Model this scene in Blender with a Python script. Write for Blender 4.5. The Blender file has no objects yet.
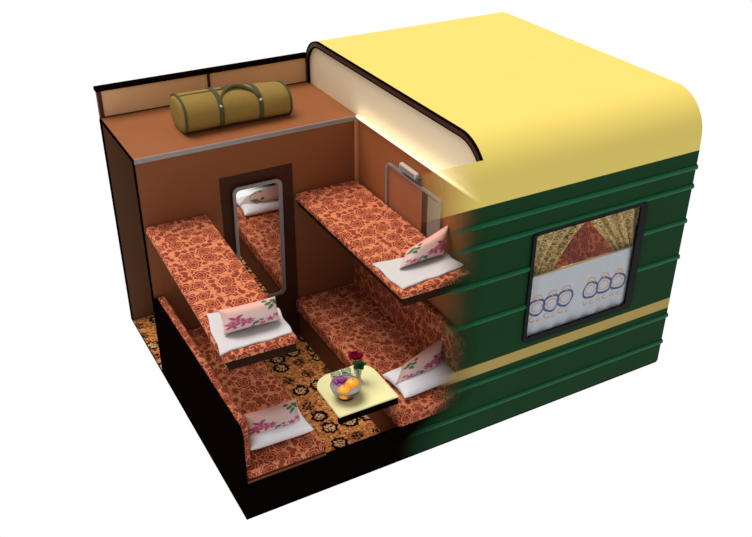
import bpy, bmesh, math, random
import numpy as np
from mathutils import Vector, Matrix
random.seed(4)
C = bpy.context.scene.collection
SC = bpy.context.scene
PI = math.pi
D, W, L, LT = 1.877, .96, 1.903, 3.894
Y2 = D + W
HS = 2.023

def s2l(c):
    return tuple(((v/255)/12.92 if v/255 <= .04045 else ((v/255+.055)/1.055)**2.4) for v in c) + (1.0,)

# ------------------------------------------------------------------ node helper
class NT:
    def __init__(self, name):
        self.m = bpy.data.materials.new(name); self.m.use_nodes = True
        self.t = self.m.node_tree; self.n = self.t.nodes
        self.n.clear()
        self.out = self.n.new('ShaderNodeOutputMaterial')
        self.p = self.n.new('ShaderNodeBsdfPrincipled')
        self.ln(self.p.outputs[0], self.out.inputs[0])
    def ln(self, a, b): self.t.links.new(a, b)
    def put(self, sock, v):
        if isinstance(v, bpy.types.NodeSocket): self.ln(v, sock)
        else: sock.default_value = v
    def math(self, op, a, b=None, c=None, clamp=False):
        n = self.n.new('ShaderNodeMath'); n.operation = op; n.use_clamp = clamp
        self.put(n.inputs[0], a)
        if b is not None: self.put(n.inputs[1], b)
        if c is not None: self.put(n.inputs[2], c)
        return n.outputs[0]
    def vmath(self, op, a, b=None, s=None):
        n = self.n.new('ShaderNodeVectorMath'); n.operation = op
        self.put(n.inputs[0], a)
        if b is not None: self.put(n.inputs[1], b)
        if s is not None: self.put(n.inputs['Scale'], s)
        return n.outputs[0]
    def ss(self, x, a, b):
        n = self.n.new('ShaderNodeMapRange'); n.interpolation_type = 'SMOOTHSTEP'
        self.put(n.inputs[0], x); self.put(n.inputs[1], a); self.put(n.inputs[2], b)
        return n.outputs[0]
    def mix(self, f, a, b):
        n = self.n.new('ShaderNodeMix'); n.data_type = 'RGBA'
        self.put(n.inputs[0], f); self.put(n.inputs[6], a); self.put(n.inputs[7], b)
        return n.outputs[2]
    def noise(self, vec, scale, detail=3, rough=.5, dist=0, color=False):
        n = self.n.new('ShaderNodeTexNoise'); self.put(n.inputs['Vector'], vec)
        n.inputs['Scale'].default_value = scale; n.inputs['Detail'].default_value = detail
        n.inputs['Roughness'].default_value = rough; n.inputs['Distortion'].default_value = dist
        return n.outputs[1 if color else 0]
    def voro(self, vec, rnd=1.0, feature='F1'):
        n = self.n.new('ShaderNodeTexVoronoi'); n.voronoi_dimensions = '2D'; n.feature = feature
        self.put(n.inputs['Vector'], vec); n.inputs['Scale'].default_value = 1
        n.inputs['Randomness'].default_value = rnd
        return n
    def sep(self, v):
        n = self.n.new('ShaderNodeSeparateXYZ'); self.put(n.inputs[0], v); return n.outputs
    def tc(self, which='Object'):
        if which == 'UV':
            n = self.n.new('ShaderNodeUVMap'); n.uv_map = 'UVMap'; return n.outputs[0]
        return self.n.new('ShaderNodeTexCoord').outputs[which]
    def col(self, v): self.put(self.p.inputs['Base Color'], v)
    def set(self, **k):
        for a, b in k.items(): self.put(self.p.inputs[a.replace('_', ' ')], b)
    def bump(self, h, strength=.3, dist=.01):
        n = self.n.new('ShaderNodeBump'); n.inputs['Strength'].default_value = strength
        n.inputs['Distance'].default_value = dist; self.put(n.inputs['Height'], h)
        self.ln(n.outputs[0], self.p.inputs['Normal'])

def plain(name, rgb, rough=.6, var=.06, scale=6, metal=0, spec=.12):
    t = NT(name); c = s2l(rgb)
    n = t.noise(t.tc('Object'), scale, 4)
    lo = tuple(v*(1-var) for v in c[:3])+(1,); hi = tuple(min(1, v*(1+var)) for v in c[:3])+(1,)
    t.col(t.mix(n, lo, hi)); t.set(Roughness=rough, Metallic=metal); t.p.inputs['Specular IOR Level'].default_value = spec
    return t.m

M = {}
def ghosted(t, zdep=True, x0=1.40, wdt=.46):
    """the cutaway shell: it thins out towards the opened compartment (along the coach's own length)"""
    x, y, z = t.sep(t.tc('Object'))
    st = x0
    if zdep:
        st = t.math('ADD', 1.22, t.math('MULTIPLY', t.ss(z, .1, .45), .30))
    a = t.ss(x, st, t.math('ADD', st, wdt))
    tr = t.n.new('ShaderNodeBsdfTransparent'); mx = t.n.new('ShaderNodeMixShader')
    t.ln(a, mx.inputs[0]); t.ln(tr.outputs[0], mx.inputs[1]); t.ln(t.p.outputs[0], mx.inputs[2])
    t.ln(mx.outputs[0], t.out.inputs[0])

t = NT('green_paint')
x, y, z = t.sep(t.tc('Object'))
st = t.math('MULTIPLY', t.math('GREATER_THAN', z, .565), t.math('LESS_THAN', z, .665))
n = t.noise(t.tc('Object'), 3, 3)
gr = t.mix(n, s2l((20, 56, 29)), s2l((24, 61, 33)))
t.col(t.mix(st, gr, s2l((176, 152, 88)))); t.set(Roughness=.5); t.p.inputs['Specular IOR Level'].default_value = .03
ghosted(t); M['green'] = t.m
t = NT('rib_green_highlight')  # same green brightened: the highlight on the ribs is put into their colour
t.col(t.mix(t.noise(t.tc('Object'), 5, 3), s2l((8, 84, 50)), s2l((11, 90, 54)))); t.set(Roughness=.4); t.p.inputs['Specular IOR Level'].default_value = .12
ghosted(t); M['rib'] = t.m
t = NT('yellow_roof_paint')
t.col(t.mix(t.noise(t.tc('Object'), 2, 3), s2l((227, 204, 106)), s2l((229, 207, 109)))); t.set(Roughness=.6); t.p.inputs['Specular IOR Level'].default_value = .1
ghosted(t, False, 1.33, .55); M['yellow'] = t.m

M['black'] = plain('black_lacquer', (9, 4, 3), .8, .1, spec=0)
M['brown_dark'] = plain('dark_brown_wood', (72, 42, 30), .5, .12, 9)
M['door_brown'] = plain('dark_door_veneer', (66, 36, 25), .5, .12, 9)
M['wall_brown'] = plain('brown_wall_panel', (134, 80, 48), .6, .06, 4)
M['wall_tan'] = plain('tan_partition_panel', (162, 96, 56), .6, .06, 4)
M['panel'] = plain('rosy_brown_panel', (168, 104, 72), .55, .05, 5)
M['corr_brown'] = plain('corridor_wall_panel', (104, 72, 50), .6, .06, 4)
M['shelf'] = plain('orange_brown_shelf', (146, 88, 52), .55, .08, 5)
M['cream'] = plain('cream_panel', (232, 215, 182), .6, .03, 2)
M['peach'] = plain('peach_niche_panel', (224, 178, 128), .6, .04, 3)
M['grey_metal'] = plain('brushed_aluminium', (150, 146, 144), .4, .06, 12, .3)
M['tan_trim'] = plain('pale_tan_trim', (196, 140, 100), .5, .05, 8)
M['base_brown'] = plain('berth_base_board', (104, 60, 38), .6, .1, 8)
M['board'] = plain('dark_berth_board', (44, 29, 20), .8, .12, 10, spec=0)
M['rubber'] = plain('black_window_rubber', (12, 14, 15), .5, .1, spec=.08)
M['sheet'] = plain('white_bed_linen', (198, 195, 196), .8, .02, 14)
M['pillow_white'] = plain('white_pillowcase', (240, 238, 244), .7, .02, 14)
M['table'] = plain('pale_yellow_laminate', (234, 228, 172), .45, .03, 5)
M['bag'] = plain('olive_canvas', (142, 116, 58), .8, .14, 14)
M['strap'] = plain('dark_olive_webbing', (78, 74, 46), .7, .12, 14)
M['buckle'] = plain('steel_buckle', (220, 220, 215), .3, .03, 9, .6)
M['lamp_body'] = plain('pale_lamp_plastic', (196, 180, 168), .4, .04, 9)
M['lamp_dark'] = plain('dark_lamp_switch', (88, 92, 104), .4, .04, 9)
M['stem'] = plain('green_stem', (60, 120, 60), .6, .1, 20)
M['leaf'] = plain('green_leaf', (52, 128, 66), .6, .2, 30)
M['rose'] = plain('crimson_petals', (176, 36, 72), .6, .2, 30)
M['rod'] = plain('brass_rod', (184, 160, 120), .4, .06, 12, .4)

t = NT('orange_peel')
t.col(t.mix(t.noise(t.tc('Object'), 16, 3), s2l((255, 160, 24)), s2l((255, 182, 52)))); t.set(Roughness=.35)
t.bump(t.noise(t.tc('Object'), 160, 2), .2, .002); M['orange'] = t.m
t = NT('purple_grape_skin')
t.col(t.mix(t.noise(t.tc('Object'), 26, 3), s2l((110, 44, 130)), s2l((170, 60, 150)))); t.set(Roughness=.3); M['grape'] = t.m

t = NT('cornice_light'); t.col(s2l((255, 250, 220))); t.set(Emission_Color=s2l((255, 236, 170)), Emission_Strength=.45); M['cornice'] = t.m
t = NT('mirror_silver'); t.col((.93, .93, .93, 1)); t.set(Metallic=1.0, Roughness=.015); M['mirror'] = t.m

def glass(name, tint, gl, rough=.05):
    t = NT(name); t.n.remove(t.p)
    tr = t.n.new('ShaderNodeBsdfTransparent'); g = t.n.new('ShaderNodeBsdfGlossy'); mx = t.n.new('ShaderNodeMixShader')
    fr = t.n.new('ShaderNodeLayerWeight'); fr.inputs[0].default_value = .35
    tr.inputs[0].default_value = tint; g.inputs['Roughness'].default_value = rough; g.inputs[0].default_value = (.9, .92, .95, 1)
    t.ln(t.math('MULTIPLY', fr.outputs['Facing'], gl, clamp=True), mx.inputs[0])
    t.ln(tr.outputs[0], mx.inputs[1]); t.ln(g.outputs[0], mx.inputs[2]); t.ln(mx.outputs[0], t.out.inputs[0])
    return t.m
M['glass'] = glass('clear_tableware_glass', (.66, .69, .72, 1), .8)
M['bowl_glass'] = glass('smoky_bowl_glass', (.72, .62, .72, 1), .38)
M['pane'] = glass('window_glass', (.94, .96, .95, 1), .05)

# floral upholstery: rosettes with scalloped rings, leaves and a fine vine between them
def floral(name, lo, hi, pitch=.135):
    t = NT(name); uv = t.vmath('SCALE', t.tc('UV'), s=1/pitch)
    wob = t.vmath('SUBTRACT', t.noise(uv, 2.2, 2, color=True), (.5, .5, .5))
    uvd = t.vmath('ADD', uv, t.vmath('SCALE', wob, s=.16))
    v = t.voro(uvd, .55)
    loc = t.sep(t.vmath('SUBTRACT', uvd, v.outputs['Position']))
    r = v.outputs['Distance']; th = t.math('ARCTAN2', loc[1], loc[0])
    rnd = t.sep(v.outputs['Color'])[0]
    ph = t.math('MULTIPLY', rnd, 6.28)
    pet = t.math('COSINE', t.math('ADD', t.math('MULTIPLY', th, 7), ph))
    size = t.math('ADD', .27, t.math('MULTIPLY', rnd, .13))
    rr = t.math('DIVIDE', r, t.math('MULTIPLY', size, t.math('ADD', 1, t.math('MULTIPLY', pet, .09))))
    def band(a, b, e=.05):
        return t.math('MULTIPLY', t.ss(rr, a-e, a+e), t.math('SUBTRACT', 1, t.ss(rr, b-e, b+e)))
    rose = t.math('SUBTRACT', 1, t.ss(rr, .95, 1.05))
    light = t.math('ADD', t.math('MULTIPLY', band(.30, .40), .8), t.math('MULTIPLY', band(.62, .74), .9))
    spokes = t.math('MULTIPLY', t.ss(t.math('COSINE', t.math('ADD', t.math('MULTIPLY', th, 7), t.math('ADD', ph, PI))), .75, .98), band(.72, 1.0))
    light = t.math('ADD', light, t.math('MULTIPLY', spokes, .6), clamp=True)
    rose = t.math('MULTIPLY', rose, t.math('SUBTRACT', 1, light))
    # leaves and buds
    v2 = t.voro(t.vmath('ADD', t.vmath('MULTIPLY', uvd, (2.9, 2.5, 1)), (3.3, 1.7, 0)), .9)
    leaf = t.math('SUBTRACT', 1, t.ss(v2.outputs['Distance'], .36, .42))
    outside = t.ss(rr, 1.14, 1.22)
    ve = t.voro(t.vmath('SCALE', uvd, s=2.0), 1, 'DISTANCE_TO_EDGE')
    vine = t.math('MULTIPLY', t.math('SUBTRACT', 1, t.ss(ve.outputs['Distance'], .03, .07)), .65)
    fill = t.math('MULTIPLY', t.math('MAXIMUM', t.math('MULTIPLY', leaf, .9), vine), outside)
    f = t.math('MAXIMUM', rose, fill, clamp=True)
    hic = t.mix(t.noise(uv, 1.2, 3), tuple(c*.86 for c in hi[:3])+(1,), hi)
    t.col(t.mix(f, hic, lo)); t.set(Roughness=.85); t.p.inputs['Specular IOR Level'].default_value = .15
    t.bump(f, .25, .004)
    return t.m
M['floral'] = floral('floral_upholstery', s2l((124, 42, 27)), s2l((214, 130, 92)), .155)

# carpet: black-rimmed medallions with pale hearts on a mottled orange ground
t = NT('medallion_carpet'); uv = t.vmath('SCALE', t.tc('UV'), s=1/.18)
wob = t.vmath('SUBTRACT', t.noise(uv, 4.0, 2, color=True), (.5, .5, .5))
uvd = t.vmath('ADD', uv, t.vmath('SCALE', wob, s=.24))
v = t.voro(uvd, .3); r = v.outputs['Distance']
loc = t.sep(t.vmath('SUBTRACT', uvd, v.outputs['Position'])); th = t.math('ARCTAN2', loc[1], loc[0])
rnd = t.sep(v.outputs['Color'])[0]
rr = t.math('DIVIDE', r, t.math('ADD', .38, t.math('MULTIPLY', t.math('COSINE', t.math('MULTIPLY', th, 8)), .035)))
blob = t.noise(uv, 3.4, 4, .6); fine = t.noise(uv, 10, 3, .6); dk = t.noise(uv, 7.5, 3, .7)
ground = t.mix(t.ss(blob, .45, .62), s2l((204, 128, 68)), s2l((146, 66, 34)))
ground = t.mix(t.ss(fine, .55, .63), ground, s2l((236, 190, 126)))
ground = t.mix(t.ss(t.noise(uv, 5.5, 3, .7), .56, .62), ground, s2l((50, 24, 15)))
heart = t.mix(t.ss(fine, .46, .54), s2l((232, 198, 148)), s2l((150, 74, 40)))
heart = t.mix(t.ss(dk, .53, .58), heart, s2l((22, 12, 10)))
kind = t.ss(rnd, .36, .37)
ring = t.math('MULTIPLY', t.ss(rr, .62, .70), t.math('SUBTRACT', 1, t.ss(rr, .98, 1.08)))
ring = t.math('MULTIPLY', ring, kind)
star = t.mix(t.ss(dk, .44, .50), s2l((176, 112, 70)), s2l((40, 20, 13)))
inner = t.mix(kind, star, heart)
c = t.mix(t.math('SUBTRACT', 1, t.ss(rr, .72, .82)), ground, inner)
c = t.mix(ring, c, s2l((18, 10, 10)))
t.col(c); t.set(Roughness=.95); t.p.inputs['Specular IOR Level'].default_value = .05; M['carpet'] = t.m

# gold brocade
t = NT('gold_brocade'); uv = t.tc('UV')
nz = t.noise(uv, 20, 3, .6, 1.2); w = t.math('SINE', t.math('MULTIPLY', nz, 42))
g = t.mix(t.ss(w, -.3, .5), s2l((62, 36, 16)), s2l((240, 192, 100)))
g = t.mix(t.ss(t.noise(uv, 48, 2), .58, .66), g, s2l((244, 220, 160)))
t.col(g); t.set(Roughness=.45, Metallic=.15); M['gold'] = t.m

# colour-attribute cloths (printed pattern computed point by point)
def printed(name, rough=.75, bump=60):
    t = NT(name); a = t.n.new('ShaderNodeAttribute'); a.attribute_name = 'Print'
    n = t.noise(t.tc('Object'), bump, 2)
    t.col(t.mix(t.math('MULTIPLY', n, .08), a.outputs['Color'], (.5, .5, .5, 1)))
    t.set(Roughness=rough); t.bump(n, .08, .003)
    return t.m
M['print'] = printed('printed_pillow_cotton'); M['lace'] = printed('lace_cloth')

# ------------------------------------------------------------------ mesh helpers
def box_uv(me):
    uvl = me.uv_layers.new(name='UVMap') if not me.uv_layers else me.uv_layers[0]
    for p in me.polygons:
        n = p.normal; a = max(range(3), key=lambda i: abs(n[i]))
        for li in p.loop_indices:
            co = me.vertices[me.loops[li].vertex_index].co
            uvl.data[li].uv = ((co.y, co.z) if a == 0 else (co.x, co.z) if a == 1 else (co.x, co.y))

def obj(name, bm, mat, parent=None, smooth=False, loc=(0, 0, 0), uv=True):
    me = bpy.data.meshes.new(name)
    bmesh.ops.recalc_face_normals(bm, faces=bm.faces[:])
    bm.to_mesh(me); bm.free()
    for m in (mat if isinstance(mat, (list, tuple)) else [mat]): me.materials.append(m)
    if uv: box_uv(me)
    if smooth:
        for p in me.polygons: p.use_smooth = True
    o = bpy.data.objects.new(name, me); C.objects.link(o); o.location = loc
    if parent: o.parent = parent
    return o
def soft(o, ang=40):
    for p in o.data.polygons: p.use_smooth = True
    try: o.data.set_sharp_from_angle(angle=math.radians(ang))
    except Exception: pass
    return o
def add_box(bm, x0, x1, y0, y1, z0, z1, bev=0, seg=2):
    r = bmesh.ops.create_cube(bm, size=1)
    vs = r['verts']
    for v in vs:
        v.co = Vector(((x0+x1)/2+v.co.x*(x1-x0), (y0+y1)/2+v.co.y*(y1-y0), (z0+z1)/2+v.co.z*(z1-z0)))
    if bev:
        es = list({e for v in vs for e in v.link_edges})
        bmesh.ops.bevel(bm, geom=es, offset=bev, segments=seg, affect='EDGES', profile=.5)
    return bm
def bx(*a, **k): return add_box(bmesh.new(), *a, **k)
def prism(bm, poly, axis, a, b):
    """extrude a 2D outline along an axis; poly gives the two other coordinates in order"""
    def P(p, t): return {0: (t, p[0], p[1]), 1: (p[0], t, p[1]), 2: (p[0], p[1], t)}[axis]
    A = [bm.verts.new(P(p, a)) for p in poly]; B = [bm.verts.new(P(p, b)) for p in poly]
    bm.faces.new(A); bm.faces.new(B[::-1])
    for i in range(len(poly)):
        j = (i+1) % len(poly); bm.faces.new((A[i], A[j], B[j], B[i]))
    return bm
def rrect(u0, u1, v0, v1, r, n=6, rs=None):
    out = []; rs = rs or (r, r, r, r)
    for (cx, cy, a0, q) in ((u1, v0, -90, rs[0]), (u1, v1, 0, rs[1]), (u0, v1, 90, rs[2]), (u0, v0, 180, rs[3])):
        sx = -1 if cx == u1 else 1; sy = -1 if cy == v1 else 1
        if q <= 0: out.append((cx, cy)); continue
        for k in range(n+1):
            a = math.radians(a0+90*k/n); out.append((cx+sx*q+q*math.cos(a), cy+sy*q+q*math.sin(a)))
    return out
def ring_prism(bm, outer, inner, axis, a, b):
    def P(p, t): return {0: (t, p[0], p[1]), 1: (p[0], t, p[1]), 2: (p[0], p[1], t)}[axis]
    vs = [[bm.verts.new(P(p, t)) for p in poly] for t in (a, b) for poly in (outer, inner)]
    n = len(outer)
    for i in range(n):
        j = (i+1) % n
        bm.faces.new((vs[0][i], vs[0][j], vs[1][j], vs[1][i])); bm.faces.new((vs[2][i], vs[2][j], vs[3][j], vs[3][i]))
        bm.faces.new((vs[0][i], vs[0][j], vs[2][j], vs[2][i])); bm.faces.new((vs[1][i], vs[1][j], vs[3][j], vs[3][i]))
    return bm
def lathe(bm, prof, n=28, c=(0, 0, 0)):
    rows = []
    for r, z in prof:
        rows.append([bm.verts.new((c[0]+r*math.cos(2*PI*k/n), c[1]+r*math.sin(2*PI*k/n), c[2]+z)) for k in range(n)])
    for a, b in zip(rows, rows[1:]):
        for k in range(n):
            j = (k+1) % n; bm.faces.new((a[k], a[j], b[j], b[k]))
    if prof[0][0] > 1e-6: bm.faces.new(rows[0][::-1])
    if prof[-1][0] > 1e-6: bm.faces.new(rows[-1])
    bmesh.ops.remove_doubles(bm, verts=bm.verts[:], dist=1e-6)
    return bm
def tube(bm, pts, rad, n=10, flat=1.0):
    pts = [Vector(p) for p in pts]; rows = []
    for i, p in enumerate(pts):
        d = (pts[min(i+1, len(pts)-1)]-pts[max(i-1, 0)]).normalized()
        up = Vector((0, 0, 1)) if abs(d.z) < .9 else Vector((1, 0, 0))
        a = d.cross(up).normalized(); b = a.cross(d)
        r = rad[i] if isinstance(rad, (list, tuple)) else rad
        rows.append([bm.verts.new(p+a*r*math.cos(2*PI*k/n)+b*r*flat*math.sin(2*PI*k/n)) for k in range(n)])
    for A, B in zip(rows, rows[1:]):
        for k in range(n):
            j = (k+1) % n; bm.faces.new((A[k], A[j], B[j], B[k]))
    bm.faces.new(rows[0][::-1]); bm.faces.new(rows[-1])
    return bm
def sphere(bm, c, r, u=18, v=12, sc=(1, 1, 1)):
    q = bmesh.ops.create_uvsphere(bm, u_segments=u, v_segments=v, radius=r)
    for w in q['verts']: w.co = Vector((c[0]+w.co.x*sc[0], c[1]+w.co.y*sc[1], c[2]+w.co.z*sc[2]))
    return bm

def tag(o, label, cat, group=None):
    o['label'] = label; o['category'] = cat
    if group: o['group'] = group
    return o
def thing(name, label, cat, loc=(0, 0, 0), group=None, rz=0):
    o = bpy.data.objects.new(name, None); C.objects.link(o); o.location = loc; o.rotation_euler.z = rz
    o.empty_display_size = .1
    return tag(o, label, cat, group)
def struct(o, label, cat):
    o['kind'] = 'structure'; o['label'] = label; o['category'] = cat; return o
def sroot(name, label, cat):
    o = bpy.data.objects.new(name, None); C.objects.link(o); return struct(o, label, cat)

# ------------------------------------------------------------------ setting
struct(obj('floor_slab', bx(0, LT, -.002, Y2+.03, -.022, -.004), M['black']), 'black underside slab of the coach floor', 'floor')
bm = bx(.004, LT, .014, Y2, -.004, 0)
fl = struct(obj('floor', bm, M['carpet']), 'carpet floor with black-rimmed medallions on orange ground', 'floor')
struct(obj('wall_side', prism(bmesh.new(), [(-.01, 0), (D, 0), (D, .785), (.03, .80), (0, .78), (-.01, .74)], 0, 0, .03), M['black']),
       'low black cut wall beside the lowest bunk with a patterned backrest', 'wall')
struct(obj('wall_skirt', bx(.03, LT-.02, .0025, .03, -.004, .30), M['black']), 'black strip of outer wall left below the open front', 'wall')
# partition with the sliding door opening
bm = bmesh.new()
add_box(bm, 0, .65, D, D+.03, 0, 2.0); add_box(bm, 1.285, LT-.02, D, D+.03, 0, 2.0); add_box(bm, .65, 1.285, D, D+.03, 1.72, 2.0)
struct(obj('wall_back', bm, M['wall_brown']), 'brown partition wall around the mirrored door', 'wall')
struct(obj('wall_corridor', bx(0, LT, Y2, Y2+.03, 0, 2.0), M['corr_brown']), 'dark brown outer wall of the corridor beneath the luggage shelf', 'wall')
nw = struct(obj('wall_niche', bx(.03, L, Y2-.002, Y2+.028, 2.0, 2.255), M['peach']), 'peach wall panel behind the duffel bag', 'wall')
struct(obj('trim_1', bx(-.01, L, Y2-.02, Y2+.05, 2.25, 2.285, bev=.006), M['black']), 'black capping along the top of the peach niche wall', 'trim')
struct(obj('trim_2', bx(0, .035, Y2-.012, Y2+.04, 2.0, 2.25, bev=.004), M['brown_dark']), 'brown end post of the peach niche wall', 'trim')
struct(obj('trim_3', bx(.945, .97, Y2-.014, Y2, 2.022, 2.25, bev=.004), M['brown_dark']), 'dark upright strip dividing the peach niche wall', 'trim')
struct(obj('trim_4', bx(0, L, Y2-.012, Y2-.002, 2.022, 2.030), M['brown_dark']), 'dark bead between peach niche wall and luggage shelf', 'trim')
# luggage shelf
sh = thing('luggage_shelf', 'orange-brown luggage shelf over the corridor carrying the duffel bag', 'shelf')
obj('shelf_board', bx(0, L, D, Y2-.002, 2.0, HS), M['shelf'], sh)
obj('edge_strip', bx(0, L-.02, D-.012, D, 1.985, HS+.004, bev=.003), M['grey_metal'], sh)
obj('end_edge', bx(-.008, 0, D-.01, Y2, 1.998, HS+.003), M['black'], sh)
struct(obj('trim_5', bx(-.006, .004, D-.004, D+.032, 0, 1.985), M['black']), 'black end edge of the brown partition', 'trim')
struct(obj('trim_6', bx(-.006, .004, Y2-.004, Y2+.032, 0, 2.0), M['black']), 'black end edge of the corridor outer wall', 'trim')
# right partition
struct(obj('wall_partition', bx(L, L+.03, 0, D, 0, 2.0), M['wall_tan']), 'tan partition with framed panel and small reading lamp', 'wall')
# coach profile (y, z)
def profile(y0=-.012, y1=Y2+.005, top=2.455, zb=2.018, r=.34, n=14):
    pts = [(y0, zb), (y0+.004, zb+.05)]
    for k in range(n+1):
        a = math.radians(180-90*k/n); pts.append((y0+.006+r+r*math.cos(a), top-r+r*math.sin(a)))
    rf = .27
    for k in range(n+1):
        a = math.radians(90-90*k/n); pts.append((y1-rf+rf*math.cos(a), top-rf+rf*math.sin(a)))
    pts.append((y1, zb)); return pts
OUT = profile()
INN = [(y, z) for y, z in profile(.03, Y2-.035, 2.405, 2.0, .305)]
struct(obj('wall_arch', prism(bmesh.new(), INN, 0, L, L+.025), M['cream']), 'cream arched bulkhead panel under the roof edge', 'wall')
# roof shell: outer skin + inner skin, whole length from L on, and the ghosted apron over the opened front
bm = bmesh.new()
rows = [[bm.verts.new((x, y, z)) for y, z in p] for x in (L-.004, LT) for p in (OUT, INN)]
for i in range(len(OUT)-1):
    bm.faces.new((rows[0][i], rows[0][i+1], rows[2][i+1], rows[2][i])); bm.faces.new((rows[1][i], rows[1][i+1], rows[3][i+1], rows[3][i]))
    bm.faces.new((rows[2][i], rows[2][i+1], rows[3][i+1], rows[3][i])); bm.faces.new((rows[0][i], rows[0][i+1], rows[1][i+1], rows[1][i]))
bm.faces.new((rows[0][0], rows[1][0], rows[3][0], rows[2][0])); bm.faces.new((rows[0][-1], rows[1][-1], rows[3][-1], rows[2][-1]))
rf = soft(struct(obj('ceiling', bm, M['yellow']), 'yellow coach roof with rounded eaves', 'roof'), 50)
bm = bmesh.new()
ap = [p for p in OUT if p[1] < 2.35]; ap = ap[:next(i for i, p in enumerate(OUT) if p[1] > 2.35)]
o_ = [bm.verts.new((1.15, y, z)) for y, z in ap]; q_ = [bm.verts.new((L-.004, y, z)) for y, z in ap]
for i in range(len(ap)-1): bm.faces.new((o_[i], o_[i+1], q_[i+1], q_[i]))
ev = soft(obj('eave', bm, M['yellow'], rf), 50)
# dark cut edge of the roof
bm = bmesh.new()
def strip_ring(bm, A, B, x0, x1):
    R = [[bm.verts.new((x, y, z)) for y, z in p] for x in (x0, x1) for p in (A, B)]
    for i in range(len(A)-1):
        for (a, b) in ((0, 1), (2, 3), (0, 2), (1, 3)):
            bm.faces.new((R[a][i], R[a][i+1], R[b][i+1], R[b][i]))
    bm.faces.new((R[0][0], R[1][0], R[3][0], R[2][0])); bm.faces.new((R[0][-1], R[1][-1], R[3][-1], R[2][-1]))
    return bm
def off(P, d):
    out = []
    for i, p in enumerate(P):
        a = Vector(P[max(i-1, 0)]); b = Vector(P[min(i+1, len(P)-1)]); t_ = (b-a).normalized()
        out.append((p[0]+t_.y*d, p[1]-t_.x*d))
    return out
k0 = next(i for i, p in enumerate(OUT) if p[1] > 2.325)
CUT = OUT[k0:]
tr = struct(obj('trim_7', strip_ring(bmesh.new(), off(CUT, .004), off(CUT, .047), L-.02, L-.004), M['brown_dark']), 'dark brown cut edge of the yellow roof', 'trim')
obj('outer_line', strip_ring(bmesh.new(), off(CUT, -.002), off(CUT, .007), L-.024, L-.003), M['black'], tr)
obj('inner_line', strip_ring(bmesh.new(), off(CUT, .045), off(CUT, .053), L-.024, L-.003), M['black'], tr)
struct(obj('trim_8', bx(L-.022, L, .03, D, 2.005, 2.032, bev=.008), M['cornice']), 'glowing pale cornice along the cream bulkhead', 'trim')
struct(obj('trim_9', bx(L-.035, L, D-.02, D, 0, 1.99, bev=.004), M['tan_trim']), 'pale upright corner strip between the brown walls', 'trim')
# outer side wall with window opening, ribs
WX0, WX1, WZ0, WZ1 = 2.325, 3.432, .72, 1.70
bm = bmesh.new()
add_box(bm, 1.1, WX0+.03, -.012, 0, 0, 2.018); add_box(bm, WX1-.03, LT, -.012, 0, 0, 2.018)
add_box(bm, WX0+.03, WX1-.03, -.012, 0, 0, WZ0+.03); add_box(bm, WX0+.03, WX1-.03, -.012, 0, WZ1-.03, 2.018)
wf = struct(obj('wall_front', bm, M['green']), 'green ribbed coach side with cream stripe below the window', 'wall')
for z in (1.875, 1.71, 1.40, 1.065, .485, .21):
    for (a, b) in (((1.1, LT),) if (z > WZ1 or z < WZ0) else ((1.1, WX0), (WX1, LT))):
        pr = [(-.0125, z-.024)] + [(-.0125-.014*math.sin(PI*k/8), z-.022*math.cos(PI*k/8)) for k in range(9)] + [(-.0125, z+.024)]
        soft(obj('rib', prism(bmesh.new(), pr, 0, a, b+.006), M['rib'], wf), 50)
struct(obj('wall_end', bx(LT-.02, LT, 0, Y2, 0, 2.0), M['green']), 'green end wall of the coach section', 'wall')
struct(obj('wall_gable', prism(bmesh.new(), INN, 0, LT-.03, LT-.004), M['yellow']), 'yellow end panel under the roof', 'wall')

# window
win = sroot('window_1', 'black framed coach window with lace and brocade curtains', 'window')
soft(obj('window_frame', ring_prism(bmesh.new(), rrect(WX0, WX1, WZ0, WZ1, .05), rrect(WX0+.033, WX1-.075, WZ0+.05, WZ1-.03, .022), 1, -.028, -.010), M['rubber'], win), 30)
obj('pane', bx(WX0+.03, WX1-.06, -.016, -.0115, WZ0+.04, WZ1-.015), M['pane'], win)

# door with mirror
door = sroot('door_1', 'dark brown sliding door with tall mirror', 'door')
obj('door_leaf', bx(.65, 1.285, D-.006, D+.026, 0, 1.72), M['door_brown'], door)
MU = (.735, 1.165, .50, 1.635)
mh = MU[3]-MU[2]
mf = soft(obj('mirror_frame', ring_prism(bmesh.new(), rrect(MU[0], MU[1], 0, mh, .055), rrect(MU[0]+.025, MU[1]-.03, .025, mh-.025, .04), 1, -.016, 0), M['grey_metal'], door, loc=(0, D-.0065, MU[2])), 30)
mg = obj('mirror_glass', prism(bmesh.new(), rrect(MU[0]+.01, MU[1]-.01, .01, mh-.01, .04), 1, -.007, -.002), M['mirror'], door, loc=(0, D-.0065, MU[2]))
for o_m in (mf, mg): o_m.rotation_euler.x = math.radians(2.1)      # hung leaning out a little at the top

# framed panel on the tan partition
wm = thing('wall_panel', 'grey framed brown panel on tan partition over the upper bunk', 'panel', (L, .95, 1.42))
R0 = rrect(-.42, .41, -.03, .395, .05, rs=(0, .05, .05, 0)); R1 = rrect(-.395, .38, -.02, .375, .035, rs=(0, .035, .035, 0))
soft(obj('panel_frame', ring_prism(bmesh.new(), R0, R1, 0, -.022, 0), M['grey_metal'], wm), 30)
obj('panel_board', prism(bmesh.new(), R1, 0, -.008, -.001), M['panel'], wm)
obj('frame_stile', bx(-.016, -.007, -.393, -.23, -.02, .36, bev=.003), M['grey_metal'], wm)
obj('dark_slat', bx(-.014, -.007, -.23, -.145, -.02, .37, bev=.002), M['brown_dark'], wm)
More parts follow.
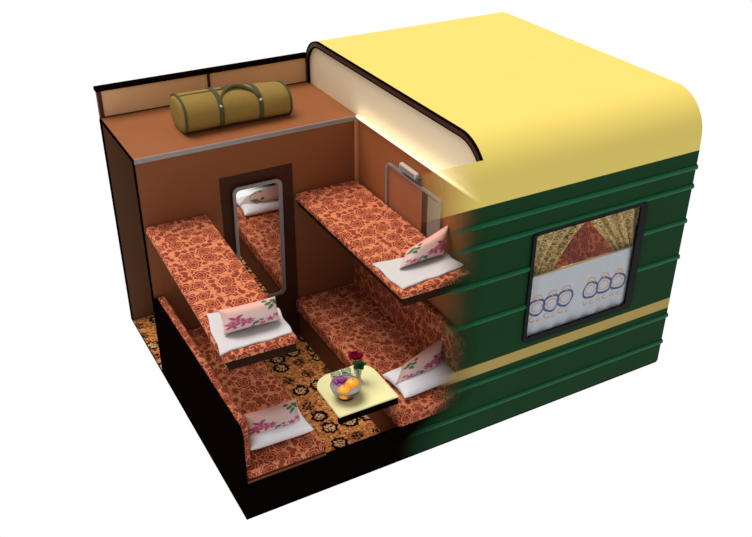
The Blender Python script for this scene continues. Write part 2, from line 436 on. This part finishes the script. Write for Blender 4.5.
# reading lamp
rl = thing('reading_lamp', 'small pale reading lamp above the framed panel', 'lamp', (L, .97, 1.875))
soft(obj('lamp_body', bx(-.04, 0, -.11, .15, -.03, .03, bev=.014, seg=3), M['lamp_body'], rl), 40)
obj('lamp_switch', bx(-.045, -.01, -.14, -.108, -.028, .01, bev=.006), M['lamp_dark'], rl)
obj('lamp_lens', bx(-.044, -.039, -.08, .12, -.022, .016), M['grey_metal'], rl)

# ------------------------------------------------------------------ berths
G_UP, G_LOW = 'upper bunks of the open compartment', 'lower bunks of the open compartment'
def upper(label, x0, x1, y0, y1, rz, hinge):
    t = thing('upper_berth', label, 'bunk', ((x0+x1)/2, y1, 1.345), G_UP, rz)
    w = (x1-x0)/2; ln = y1-y0
    soft(obj('mattress', bx(-w, w, -ln, 0, .045, .105, bev=.024, seg=4), M['floral'], t), 60)
    soft(obj('berth_board', bx(-w+.03, w-.012, -ln+.006, -.001, -.014, .05, bev=.006), M['board'], t), 40)
    return t
upper('floral upper bunk with a flat sheet over the low black wall', .012, .515, -.045, D-.004, math.radians(-2.2), 0)
upper('floral upper bunk fixed under the framed wall panel', 1.285, L-.024, .07, D-.012, 0, 1)
def lower(label, x0, x1, back_x, sgn, zb, group=G_LOW, y1=D-.01, y0=.032, backtop=.80, cz=.32, bt=.06):
    t = thing('lower_berth', label, 'bunk', (0, 0, 0), group)
    obj('base_box', bx(x0+.03, x1-.03, y0+.004, y1, .0, cz), M['base_brown'], t)
    soft(obj('seat_cushion', bx(x0, x1, y0-.02, y1, cz, .41, bev=.024, seg=4), M['floral'], t), 60)
    a, b = (back_x, back_x+bt) if sgn > 0 else (back_x-bt, back_x)
    soft(obj('backrest', bx(a, b, y0+.02, y1, .40, backtop, bev=.02, seg=4), M['floral'], t), 60)
    obj('front_board', bx(x0, x1, y0-.026, y0+.004, cz-.035, cz), M['base_brown'], t)
    return t
lower('floral lower bunk along the low black wall', .03, .64, .031, 1, .32)
lower('floral lower bunk beside the table, backed by the tan partition', 1.252, 1.895, L-.002, -1, .30, backtop=.86, cz=.28)
lower('floral bunk seen through the coach window between the curtains', 3.2, LT-.03, LT-.022, -1, .3, None, backtop=1.45)

# ------------------------------------------------------------------ bedding
def sheet_mesh(P, th=.010, n=28, seed=0, sag=0):
    """P: four corners (x, y) in order back-left, front-left, front-right, back-right"""
    rnd = random.Random(seed); bm = bmesh.new(); ph = [rnd.uniform(0, 6) for _ in range(6)]
    def f(u, v):
        a = Vector(P[0]).lerp(Vector(P[3]), u); b = Vector(P[1]).lerp(Vector(P[2]), u); p = a.lerp(b, v)
        e = .006
        x = p.x+e*math.sin(9*v+ph[0]); y = p.y+e*math.sin(8*u+ph[1])+e*.6*math.sin(19*u+ph[2])
        z = .0022+.0018*(math.sin(13*u+5*v+ph[3])+math.sin(4*u-11*v+ph[4]))/2
        return Vector((x, y, z))
    g = [[f(i/n, j/n) for i in range(n+1)] for j in range(n+1)]
    T = [[bm.verts.new((p.x, p.y, p.z+th)) for p in r] for r in g]; B = [[bm.verts.new((p.x, p.y, 0)) for p in r] for r in g]
    for j in range(n):
        for i in range(n):
            bm.faces.new((T[j][i], T[j][i+1], T[j+1][i+1], T[j+1][i])); bm.faces.new((B[j][i], B[j][i+1], B[j+1][i+1], B[j+1][i]))
    for i in range(n):
        for (j, a, b) in ((0, (0, i), (0, i+1)), (n, (n, i), (n, i+1))):
            bm.faces.new((T[a[0]][a[1]], T[b[0]][b[1]], B[b[0]][b[1]], B[a[0]][a[1]]))
        for j in (0, n): bm.faces.new((T[i][j], T[i+1][j], B[i+1][j], B[i][j]))
    return bm
UZ = 1.345+.105
def sheet(label, P, z, seed):
    cx = sum(p[0] for p in P)/4; cy = sum(p[1] for p in P)/4
    o = obj('bed_sheet', sheet_mesh([(p[0]-cx, p[1]-cy) for p in P], seed=seed), M['sheet'], None, True, (cx, cy, z))
    return tag(o, label, 'sheet', 'flat white sheets on the upper bunks')
sheet('flat white sheet on the upper bunk over the low black wall', [(.005, .47), (-.072, .0), (.425, .0), (.455, .30)], UZ+.0005, 1)
sheet('flat white sheet on the upper bunk fixed under the framed panel', [(1.298, .51), (1.312, .11), (1.868, .17), (1.845, .43)], UZ+.0005, 2)

def flower_print(seed, flip=False):
    rnd = random.Random(seed)
    white = np.array(s2l((206, 176, 170))[:3]); mag = np.array(s2l((150, 42, 90))[:3]); pink = np.array(s2l((214, 122, 140))[:3])
    green = np.array(s2l((40, 110, 56))[:3]); dgreen = np.array(s2l((24, 58, 36))[:3]); lit_pink = np.array(s2l((232, 152, 132))[:3])
    fl = [(-.60, -.10, .46), (-.34, -.38, .40), (-.76, -.46, .38), (-.12, -.34, .24), (.58, -.62, .24), (.30, -.80, .18), (.84, -.42, .2)]
    lf = [(.62, .62, .42, .5), (.82, .78, .36, -.4), (.72, .36, .40, 1.2), (.9, .56, .36, 2.2), (.5, .86, .3, 0), (.64, .22, .26, .9),
          (.06, -.66, .36, .3), (.26, -.52, .26, -.5), (-.04, -.86, .24, .9), (-.42, .2, .2, .6)]
    def f(u, v):
        if flip: u = -u
        c = white*(1-max(0, v)*.6)+lit_pink*max(0, v)*.6  # pinker upward: the cotton's own pink plus light on its top painted in
        for (a, b, R) in fl:
            dx, dy = (u-a)*1.25, v-b; r = math.hypot(dx, dy); th = math.atan2(dy, dx)
            e = R*(.72+.28*math.cos(5*th+a*9))
            if r < e: c = mag if (r/e < .82 and math.cos(5*th+a*9+PI) < .86) else pink
        for (a, b, ln, an) in lf:
            dx, dy = (u-a)*1.25, v-b; p = dx*math.cos(an)+dy*math.sin(an); q = -dx*math.sin(an)+dy*math.cos(an)
            if abs(p) < ln/2 and abs(q) < .3*ln*(1-(2*p/ln)**2): c = dgreen if abs(q) < .022 else green
        return c
    return f
def pillow_bm(w, h, th, n=64, shear=0., taper=0., bulge=.5, col=None, dent=.06):
    """a stuffed cushion: local x along its width, y up its face, z out of the face; corners pinched, edges hollowed"""
    bm = bmesh.new(); cl = []
    def pt(u, v, s):
        wv = 1-dent*(1-v*v); hu = 1-dent*(1-u*u)
        k = 1-taper*(1-u)/2
        x = u*w/2*wv+shear*v*h/2; y = v*h/2*hu*k - (1-k)*h/2*.9
        t_ = max(0, (1-u**4)*(1-v**4))**bulge*th/2*(.55+.45*k)
        return (x, y, s*t_)
    for s in (1, -1):
        g = [[bm.verts.new(pt(-1+2*i/n, -1+2*j/n, s)) for i in range(n+1)] for j in range(n+1)]
        cl += [(-1+2*i/n, -1+2*j/n) for j in range(n+1) for i in range(n+1)]
        for j in range(n):
            for i in range(n): bm.faces.new((g[j][i], g[j][i+1], g[j+1][i+1], g[j+1][i])[::s])
    return bm, cl
def pillow(label, name, w, h, th, loc, rot, mat, col=None, cat='pillow', group=None, **k):
    bm, cl = pillow_bm(w, h, th, **k)
    me = bpy.data.meshes.new(name); bm.to_mesh(me); bm.free(); me.materials.append(mat)
    if col:
        at = me.color_attributes.new('Print', 'FLOAT_COLOR', 'POINT')
        for i, (u, v) in enumerate(cl): at.data[i].color = tuple(col(u, v))+(1,)
    b2 = bmesh.new(); b2.from_mesh(me); bmesh.ops.remove_doubles(b2, verts=b2.verts[:], dist=1e-5)
    bmesh.ops.recalc_face_normals(b2, faces=b2.faces[:]); b2.to_mesh(me); b2.free()
    for p in me.polygons: p.use_smooth = True
    o = bpy.data.objects.new(name, me); C.objects.link(o)
    o.rotation_euler = [math.radians(a) for a in rot]; o.location = loc
    # rest on its lowest point
    bpy.context.view_layer.update()
    zmin = min((o.matrix_world @ v.co).z for v in me.vertices)
    o.location.z += loc[2]-zmin
    return tag(o, label, cat, group)
GP, GW = 'floral pillows on the bunks', 'plump white pillows on the lower bunks'
pillow('pink floral pillow on the upper bunk over the low black wall', 'floral_pillow', .39, .16, .17, (.212, .185, UZ+.014), (58, 0, -3), M['print'], flower_print(1), group=GP)
pillow('pink floral pillow on the upper bunk fixed under the framed panel', 'floral_pillow', .40, .20, .15, (1.665, .40, UZ+.014), (58, 0, 4), M['print'], flower_print(2, True), group=GP, shear=.55, taper=.45)
pillow('plump white pillow on the lower bunk along the black wall', 'white_pillow', .49, .33, .13, (.365, .29, .41), (0, 0, -2), M['pillow_white'], group=GW, cat='pillow', dent=.08)
pillow('plump white pillow on the lower bunk beside the table', 'white_pillow', .54, .33, .12, (1.62, .29, .41), (0, 0, 2), M['pillow_white'], group=GW, cat='pillow', dent=.08)
pillow('pink floral pillow leaning on white pillow along the black wall', 'floral_pillow', .41, .17, .17, (.35, .275, .475), (58, 0, -3), M['print'], flower_print(3), group=GP)
pillow('pink floral pillow leaning on white pillow beside the table', 'floral_pillow', .41, .21, .16, (1.625, .34, .48), (58, 0, 4), M['print'], flower_print(4, True), group=GP, shear=.55, taper=.45)

# ------------------------------------------------------------------ table and what stands on it
TZ = .62
tb = thing('folding_table', 'pale yellow table with black edge between the lower bunks', 'table', (.98, .0, TZ))
soft(obj('tabletop', prism(bmesh.new(), rrect(-.232, .255, 0, .485, .1, 8, rs=(.0, .13, .16, .0)), 2, -.012, 0), M['table'], tb), 30)
obj('front_edge', bx(-.232, .252, -.004, .03, -.07, -.012, bev=.004), M['black'], tb)
soft(obj('table_rim', prism(bmesh.new(), rrect(-.19, .24, .02, .45, .1, 8, rs=(.0, .12, .12, .0)), 2, -.03, -.012), M['black'], tb), 30)
b = thing('fruit_bowl', 'smoky footed glass bowl of fruit on pale yellow table', 'bowl', (.895, .175, TZ))
prof = [(0, .0), (.055, 0), (.06, .006), (.03, .014), (.03, .02), (.07, .03), (.103, .066), (.116, .112), (.112, .112), (.099, .068), (.066, .037), (.0, .026)]
soft(obj('bowl_body', lathe(bmesh.new(), prof), M['bowl_glass'], b), 60)
soft(obj('bowl_rim', lathe(bmesh.new(), [(.111, .109), (.117, .109), (.117, .114), (.111, .114), (.111, .109)]), M['grey_metal'], b), 60)
def orange(label, x, y, z, r):
    bm = sphere(bmesh.new(), (0, 0, 0), r, 24, 16, (1, 1, .95))
    t = thing('orange', label, 'fruit', (x, y, z), 'oranges in the fruit bowl')
    soft(obj('peel', bm, M['orange'], t), 80); obj('navel', sphere(bmesh.new(), (0, 0, r*.93), .007, 8, 6, (1, 1, .5)), M['stem'], t)
orange('bright orange in the glass bowl, the one nearer the black wall', .858, .130, TZ+.088, .054)
orange('bright orange in the glass bowl, the one nearer the rose vase', .946, .168, TZ+.092, .056)
gb = thing('grape_bunch', 'bunch of purple grapes behind the oranges in glass bowl', 'fruit', (.880, .228, TZ+.098))
rg = random.Random(7)
for k in range(20):
    a = 2*PI*k/9+rg.uniform(-.2, .2); q = (.052 if k < 9 else .03 if k < 15 else .012)
    obj('grape', sphere(bmesh.new(), (0, 0, 0), (.017), 10, 8), M['grape'], gb, True,
        (q*1.3*math.cos(a), q*.75*math.sin(a), (0 if k < 9 else .018 if k < 15 else .032)+rg.uniform(-.004, .004)))
obj('grape_stem', tube(bmesh.new(), [(0, 0, .02), (.005, .005, .045), (.014, .008, .056)], .003, 6), M['stem'], gb)
for (x, y, lb) in ((.925, .405, 'small glass tumbler at the table edge behind the bowl'), (1.015, .41, 'small glass tumbler between the fruit bowl and rose vase')):
    prof = [(0, 0), (.03, 0), (.034, .004), (.041, .046), (.038, .046), (.031, .01), (0, .008)]
    soft(tag(obj('glass_tumbler', lathe(bmesh.new(), prof, 24), M['glass'], None, False, (x, y, TZ)), lb, 'glass', 'glass tumblers on the table'), 60)
vx, vy = 1.055, .29
prof = [(0, 0), (.032, 0), (.034, .004), (.024, .03), (.022, .06), (.034, .11), (.037, .135), (.034, .135), (.030, .11), (.018, .06), (.018, .03), (0, .012)]
soft(tag(obj('flower_vase', lathe(bmesh.new(), prof, 24), M['glass'], None, False, (vx, vy, TZ)), 'clear glass vase holding a rose on pale yellow table', 'vase'), 60)
rs = thing('rose', 'crimson rose with green leaves in the glass vase', 'flower', (vx, vy, TZ+.014))
obj('rose_stem', tube(bmesh.new(), [(0, 0, 0), (.004, 0, .08), (-.006, .004, .15), (-.014, .006, .2)], .0035, 8), M['stem'], rs, True)
bm = bmesh.new()
for ring, (n_, r0, hh, op) in enumerate(((5, .014, .046, .1), (6, .031, .048, .35), (7, .047, .042, .7))):
    for k in range(n_):
        a0 = 2*PI*k/n_+ring*.5; gv = []
        for j in range(6):
            v_ = j/5; row = []
            for i in range(5):
                u_ = (i-2)/2; a = a0+u_*(PI/n_)*1.25
                rad = .006+(r0-.006)*math.sin(v_*PI/2)+op*.014*v_**3
                row.append(bm.verts.new((rad*math.cos(a), rad*math.sin(a), hh*v_*(1-.16*u_*u_)-op*.008*v_**4)))
            gv.append(row)
        for j in range(5):
            for i in range(4): bm.faces.new((gv[j][i], gv[j][i+1], gv[j+1][i+1], gv[j+1][i]))
bmesh.ops.solidify(bm, geom=bm.faces[:], thickness=.0015)
obj('blossom', bm, M['rose'], rs, True, (-.014, .006, .195))
obj('bud', sphere(bmesh.new(), (.026, .018, .232), .017, 12, 9, (1, 1, 1.25)), M['rose'], rs, True)
obj('bud_stem', tube(bmesh.new(), [(0, .002, .14), (.014, .01, .18), (.026, .018, .218)], .0028, 6), M['stem'], rs, True)
def leaf_bm(base, d, ln, wd, droop):
    bm = bmesh.new(); d = Vector(d).normalized(); s = d.cross(Vector((0, 0, 1))).normalized(); base = Vector(base); rows = []
    for j in range(9):
        v_ = j/8; w_ = wd*math.sin(PI*min(1, v_*.97+.02))**.8; c = base+d*ln*v_-Vector((0, 0, droop*v_*v_))
        rows.append([bm.verts.new(c+s*w_*u_+Vector((0, 0, .004*abs(u_)))) for u_ in (-1, -.5, 0, .5, 1)])
    for a, b_ in zip(rows, rows[1:]):
        for i in range(4): bm.faces.new((a[i], a[i+1], b_[i+1], b_[i]))
    bmesh.ops.solidify(bm, geom=bm.faces[:], thickness=.0012)
    return bm
for (dx, dy, dz, ln) in ((1, -.3, .35, .07), (-.7, -.7, .3, .06), (.2, -1, .2, .06), (-.3, .9, .5, .06), (.9, .6, .5, .06)):
    obj('leaf', leaf_bm((0, .0, .135), (dx, dy, dz), ln, .027, .018), M['leaf'], rs, True)

# ------------------------------------------------------------------ duffel bag
bag = thing('duffel_bag', 'olive canvas duffel bag with dark straps on luggage shelf', 'bag', (.95, 2.265, HS), None, math.radians(0))
def sect(k=1.0, n=28, w=.185, h=.285):
    out = []
    for i in range(n):
        a = 2*PI*i/n; c, s = math.cos(a), math.sin(a)
        y = w*math.copysign(abs(c)**.78, c)*k; z = h/2+h/2*math.copysign(abs(s)**(.72 if s < 0 else .95), s)*k
        out.append((y, z))
    return out
def drop(P, x):
    f = 1-.16*max(0, (x+.1)/.57)**1.3
    return [(y*(1-(1-f)*.3), .0+z*f) for y, z in P]
XS = [(-.475, .0), (-.475, .5), (-.474, .8), (-.466, .93), (-.445, 1.0), (-.30, 1.0), (-.15, .985), (0, .98), (.15, .985), (.30, 1.0), (.445, 1.0), (.466, .93), (.474, .8), (.475, .5), (.475, 0)]
bm = bmesh.new(); rows = []
for x, k in XS:
    rows.append([bm.verts.new((x, y, z)) for y, z in drop(sect(max(k, .001)), x)])
for a, c_ in zip(rows, rows[1:]):
    for i in range(28): bm.faces.new((a[i], a[(i+1) % 28], c_[(i+1) % 28], c_[i]))
bmesh.ops.remove_doubles(bm, verts=bm.verts[:], dist=1e-4)
soft(obj('bag_body', bm, M['bag'], bag), 60)
for x in (-.452, .452):
    obj('piping', tube(bmesh.new(), [(x, y*1.005, z*1.004) for y, z in drop(sect(1.0, 40)+sect(1.0, 40)[:1], x)], .010, 8), M['strap'], bag, True)
obj('zip', bx(-.45, .1, -.012, .012, .276, .288, bev=.004), M['strap'], bag)
for x in (-.155, .185):
    P = drop(sect(1.0, 48), x); P = P[36:]+P[:36]      # from the bottom round
    bm = bmesh.new(); A = []
    for sx in (-.018, .018):
        A.append([[bm.verts.new((x+sx, y*q, .1425+(z-.1425)*q)) for y, z in P] for q in (.98, 1.03)])
    n = 48
    for i in range(n):
        j = (i+1) % n
        bm.faces.new((A[0][1][i], A[0][1][j], A[1][1][j], A[1][1][i])); bm.faces.new((A[0][0][i], A[0][0][j], A[0][1][j], A[0][1][i])); bm.faces.new((A[1][0][i], A[1][0][j], A[1][1][j], A[1][1][i]))
    st_ = soft(obj('strap', bm, M['strap'], bag), 60)
    obj('buckle', sphere(bmesh.new(), (x, -.168, .205), .015, 12, 8, (1, .8, 1)), M['buckle'], st_, True)
pts = []
for k in range(21):
    u = k/20; pts.append((-.155+.34*u, -.165+.14*math.sin(PI*u)**.7, .205+.095*math.sin(PI*u)**.55))
obj('handle', tube(bmesh.new(), pts, .016, 10), M['strap'], bag, True)
pts = [(x, -y*.9-.0, z-.02) for x, y, z in pts]
obj('handle', tube(bmesh.new(), pts, .016, 10), M['strap'], bag, True)

# ------------------------------------------------------------------ curtains
def cloth(name, f, nu, nv, mat, label, cat, group=None, col=None, th=.004):
    bm = bmesh.new(); g = [[bm.verts.new(f(i/nu, j/nv)) for i in range(nu+1)] for j in range(nv+1)]
    uvs = [(i/nu, j/nv) for j in range(nv+1) for i in range(nu+1)]
    for j in range(nv):
        for i in range(nu): bm.faces.new((g[j][i], g[j][i+1], g[j+1][i+1], g[j+1][i]))
    me = bpy.data.meshes.new(name); bm.to_mesh(me); bm.free(); me.materials.append(mat)
    if col:
        at = me.color_attributes.new('Print', 'FLOAT_COLOR', 'POINT')
        for i, (u, v) in enumerate(uvs): at.data[i].color = tuple(col(u, v))+(1,)
    uvl = me.uv_layers.new(name='UVMap')
    for l in me.loops:
        u, v = uvs[l.vertex_index]; uvl.data[l.index].uv = (u*.55, v*.95)
    for p in me.polygons: p.use_smooth = True
    o = bpy.data.objects.new(name, me); C.objects.link(o)
    md = o.modifiers.new('thickness', 'SOLIDIFY'); md.thickness = th
    return tag(o, label, cat, group)
CX0, CX1 = WX0+.032, WX1-.032
ZR = 1.30
def lace_col():
    base = np.array(s2l((204, 201, 212))[:3]); blue = np.array(s2l((36, 52, 128))[:3]); org = np.array(s2l((214, 150, 110))[:3]); lav = np.array(s2l((190, 186, 204))[:3])
    wdt, hgt = CX1-CX0, ZR-.70
    def f(u, v):
        x = u*wdt; z = v*hgt; c = base
        if (math.sin(x*190)*math.sin(z*190)) > .55: c = lav
        for g0 in (.03, .555):
            for k in range(3):
                cx = g0+.07+.14*k; cz = .285
                # interlaced loops: a chain of rings with a fine orange crest over and flourishes under
                r = math.hypot(x-cx, (z-cz)*1.0)
                if abs(r-.075) < .0105: c = blue
                if abs(r-.044) < .005: c = org
                r3 = math.hypot(x-cx, z-cz-.085)
                if z > cz+.075 and (abs(r3-.036) < .006 or r3 < .012): c = org
                for (ox, oz, rr_) in ((-.035, -.115, .022), (.03, -.125, .018)):
                    r4 = math.hypot(x-cx-ox, z-cz-oz)
                    if abs(r4-rr_) < .0055 and not (x-cx-ox > .005 and z-cz-oz > 0): c = org*.9
        return c
    return f
cloth('lace_curtain', lambda u, v: (CX0+(CX1-CX0)*u, .008+.007*math.sin(u*46)+.004*math.sin(u*17+v*3), .737+(ZR-.737)*v), 260, 150, M['lace'],
      'white half curtain with blue rings in the coach window', 'curtain', None, lace_col())
tag(obj('curtain_rod', tube(bmesh.new(), [(CX0, -.002, ZR+.004), (CX1, -.002, ZR+.004)], .009, 10), M['rod'], None, True),
    'thin brass rod carrying the white half curtain', 'curtain rod')
XM = 2.89
def gold(side):
    xo = CX0-.02 if side < 0 else CX1+.02
    def f(u, v):           # u from the outer edge to the inner edge, v from bottom to top
        s = max(0, (v-.12)/.88); e = .16 if side < 0 else .14
        inner = xo-side*(e+(abs(XM-xo)-e)*s**1.05)
        x = xo+(inner-xo)*u
        y = .035+.018*math.sin(u*26+(1-v)*5*(u))+.006*math.sin(u*51)
        return (x, y, 1.12+.53*v)
    return f
GC = 'gold brocade curtains in the coach window'
cloth('brocade_curtain', gold(-1), 90, 60, M['gold'], 'gold brocade curtain drawn to the window edge nearer the open compartment', 'curtain', GC)
cloth('brocade_curtain', gold(1), 90, 60, M['gold'], 'gold brocade curtain drawn to the window edge nearer the coach end', 'curtain', GC)

# ------------------------------------------------------------------ light, world, camera
w = bpy.data.worlds.new('World'); SC.world = w; w.use_nodes = True
nt = w.node_tree; nt.nodes.clear()
ou = nt.nodes.new('ShaderNodeOutputWorld'); bg = nt.nodes.new('ShaderNodeBackground')
tc = nt.nodes.new('ShaderNodeTexCoord'); sp = nt.nodes.new('ShaderNodeSeparateXYZ'); mr = nt.nodes.new('ShaderNodeMapRange')
nt.links.new(tc.outputs['Generated'], sp.inputs[0]); nt.links.new(sp.outputs[2], mr.inputs[0])
mr.inputs[1].default_value = .0; mr.inputs[2].default_value = .15; mr.inputs[3].default_value = 1.0; mr.inputs[4].default_value = .5
nt.links.new(mr.outputs[0], bg.inputs[1]); bg.inputs[0].default_value = (1, 1, 1, 1)
nt.links.new(bg.outputs[0], ou.inputs[0])
def light(name, kind, loc, e, col=(1, 1, 1), **k):
    l = bpy.data.lights.new(name, kind); l.energy = e; l.color = col
    for a, b_ in k.items(): setattr(l, a, b_)
    o = bpy.data.objects.new(name, l); C.objects.link(o); o.location = loc; return o
s = light('sun', 'SUN', (0, 0, 6), 3.0, (1, .95, .87), angle=math.radians(40))
s.rotation_euler = Vector((.22, -.30, -1)).to_track_quat('-Z', 'Y').to_euler()
al = light('cornice_fill', 'AREA', (L-.07, .95, 2.05), .7, (1, .86, .62), shape='RECTANGLE', size=1.8, size_y=.03)  # unseen area light added to widen the cornice glow on the arch
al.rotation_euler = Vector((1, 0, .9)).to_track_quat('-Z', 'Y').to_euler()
light('compartment_fill', 'POINT', (2.9, .8, 2.2), 30, (1, .85, .65), shadow_soft_size=.12)  # unseen fill added to brighten the closed compartment behind the window

cam = bpy.data.cameras.new('camera'); co = bpy.data.objects.new('camera', cam); C.objects.link(co); SC.camera = co
cam.sensor_fit = 'HORIZONTAL'; cam.sensor_width = 36; cam.lens = 913.57*36/752
pos = Vector((-1.46693978, -4.50935541, 4.84894933)); yaw, pit, rol = 1.06307404, .539201531, .00448074
fw = Vector((math.cos(pit)*math.cos(yaw), math.cos(pit)*math.sin(yaw), -math.sin(pit)))
rt = Vector((math.sin(yaw), -math.cos(yaw), 0)); up = rt.cross(fw)
r2 = rt*math.cos(rol)+up*math.sin(rol); u2 = -rt*math.sin(rol)+up*math.cos(rol)
mt = Matrix((r2, u2, -fw)).transposed().to_4x4(); mt.translation = pos; co.matrix_world = mt
cam.clip_end = 100
vs = SC.view_settings; SC.display_settings.display_device = 'sRGB'
vs.view_transform = 'Standard'; vs.look = 'None'; vs.exposure = 0; vs.gamma = 1; vs.use_curve_mapping = False
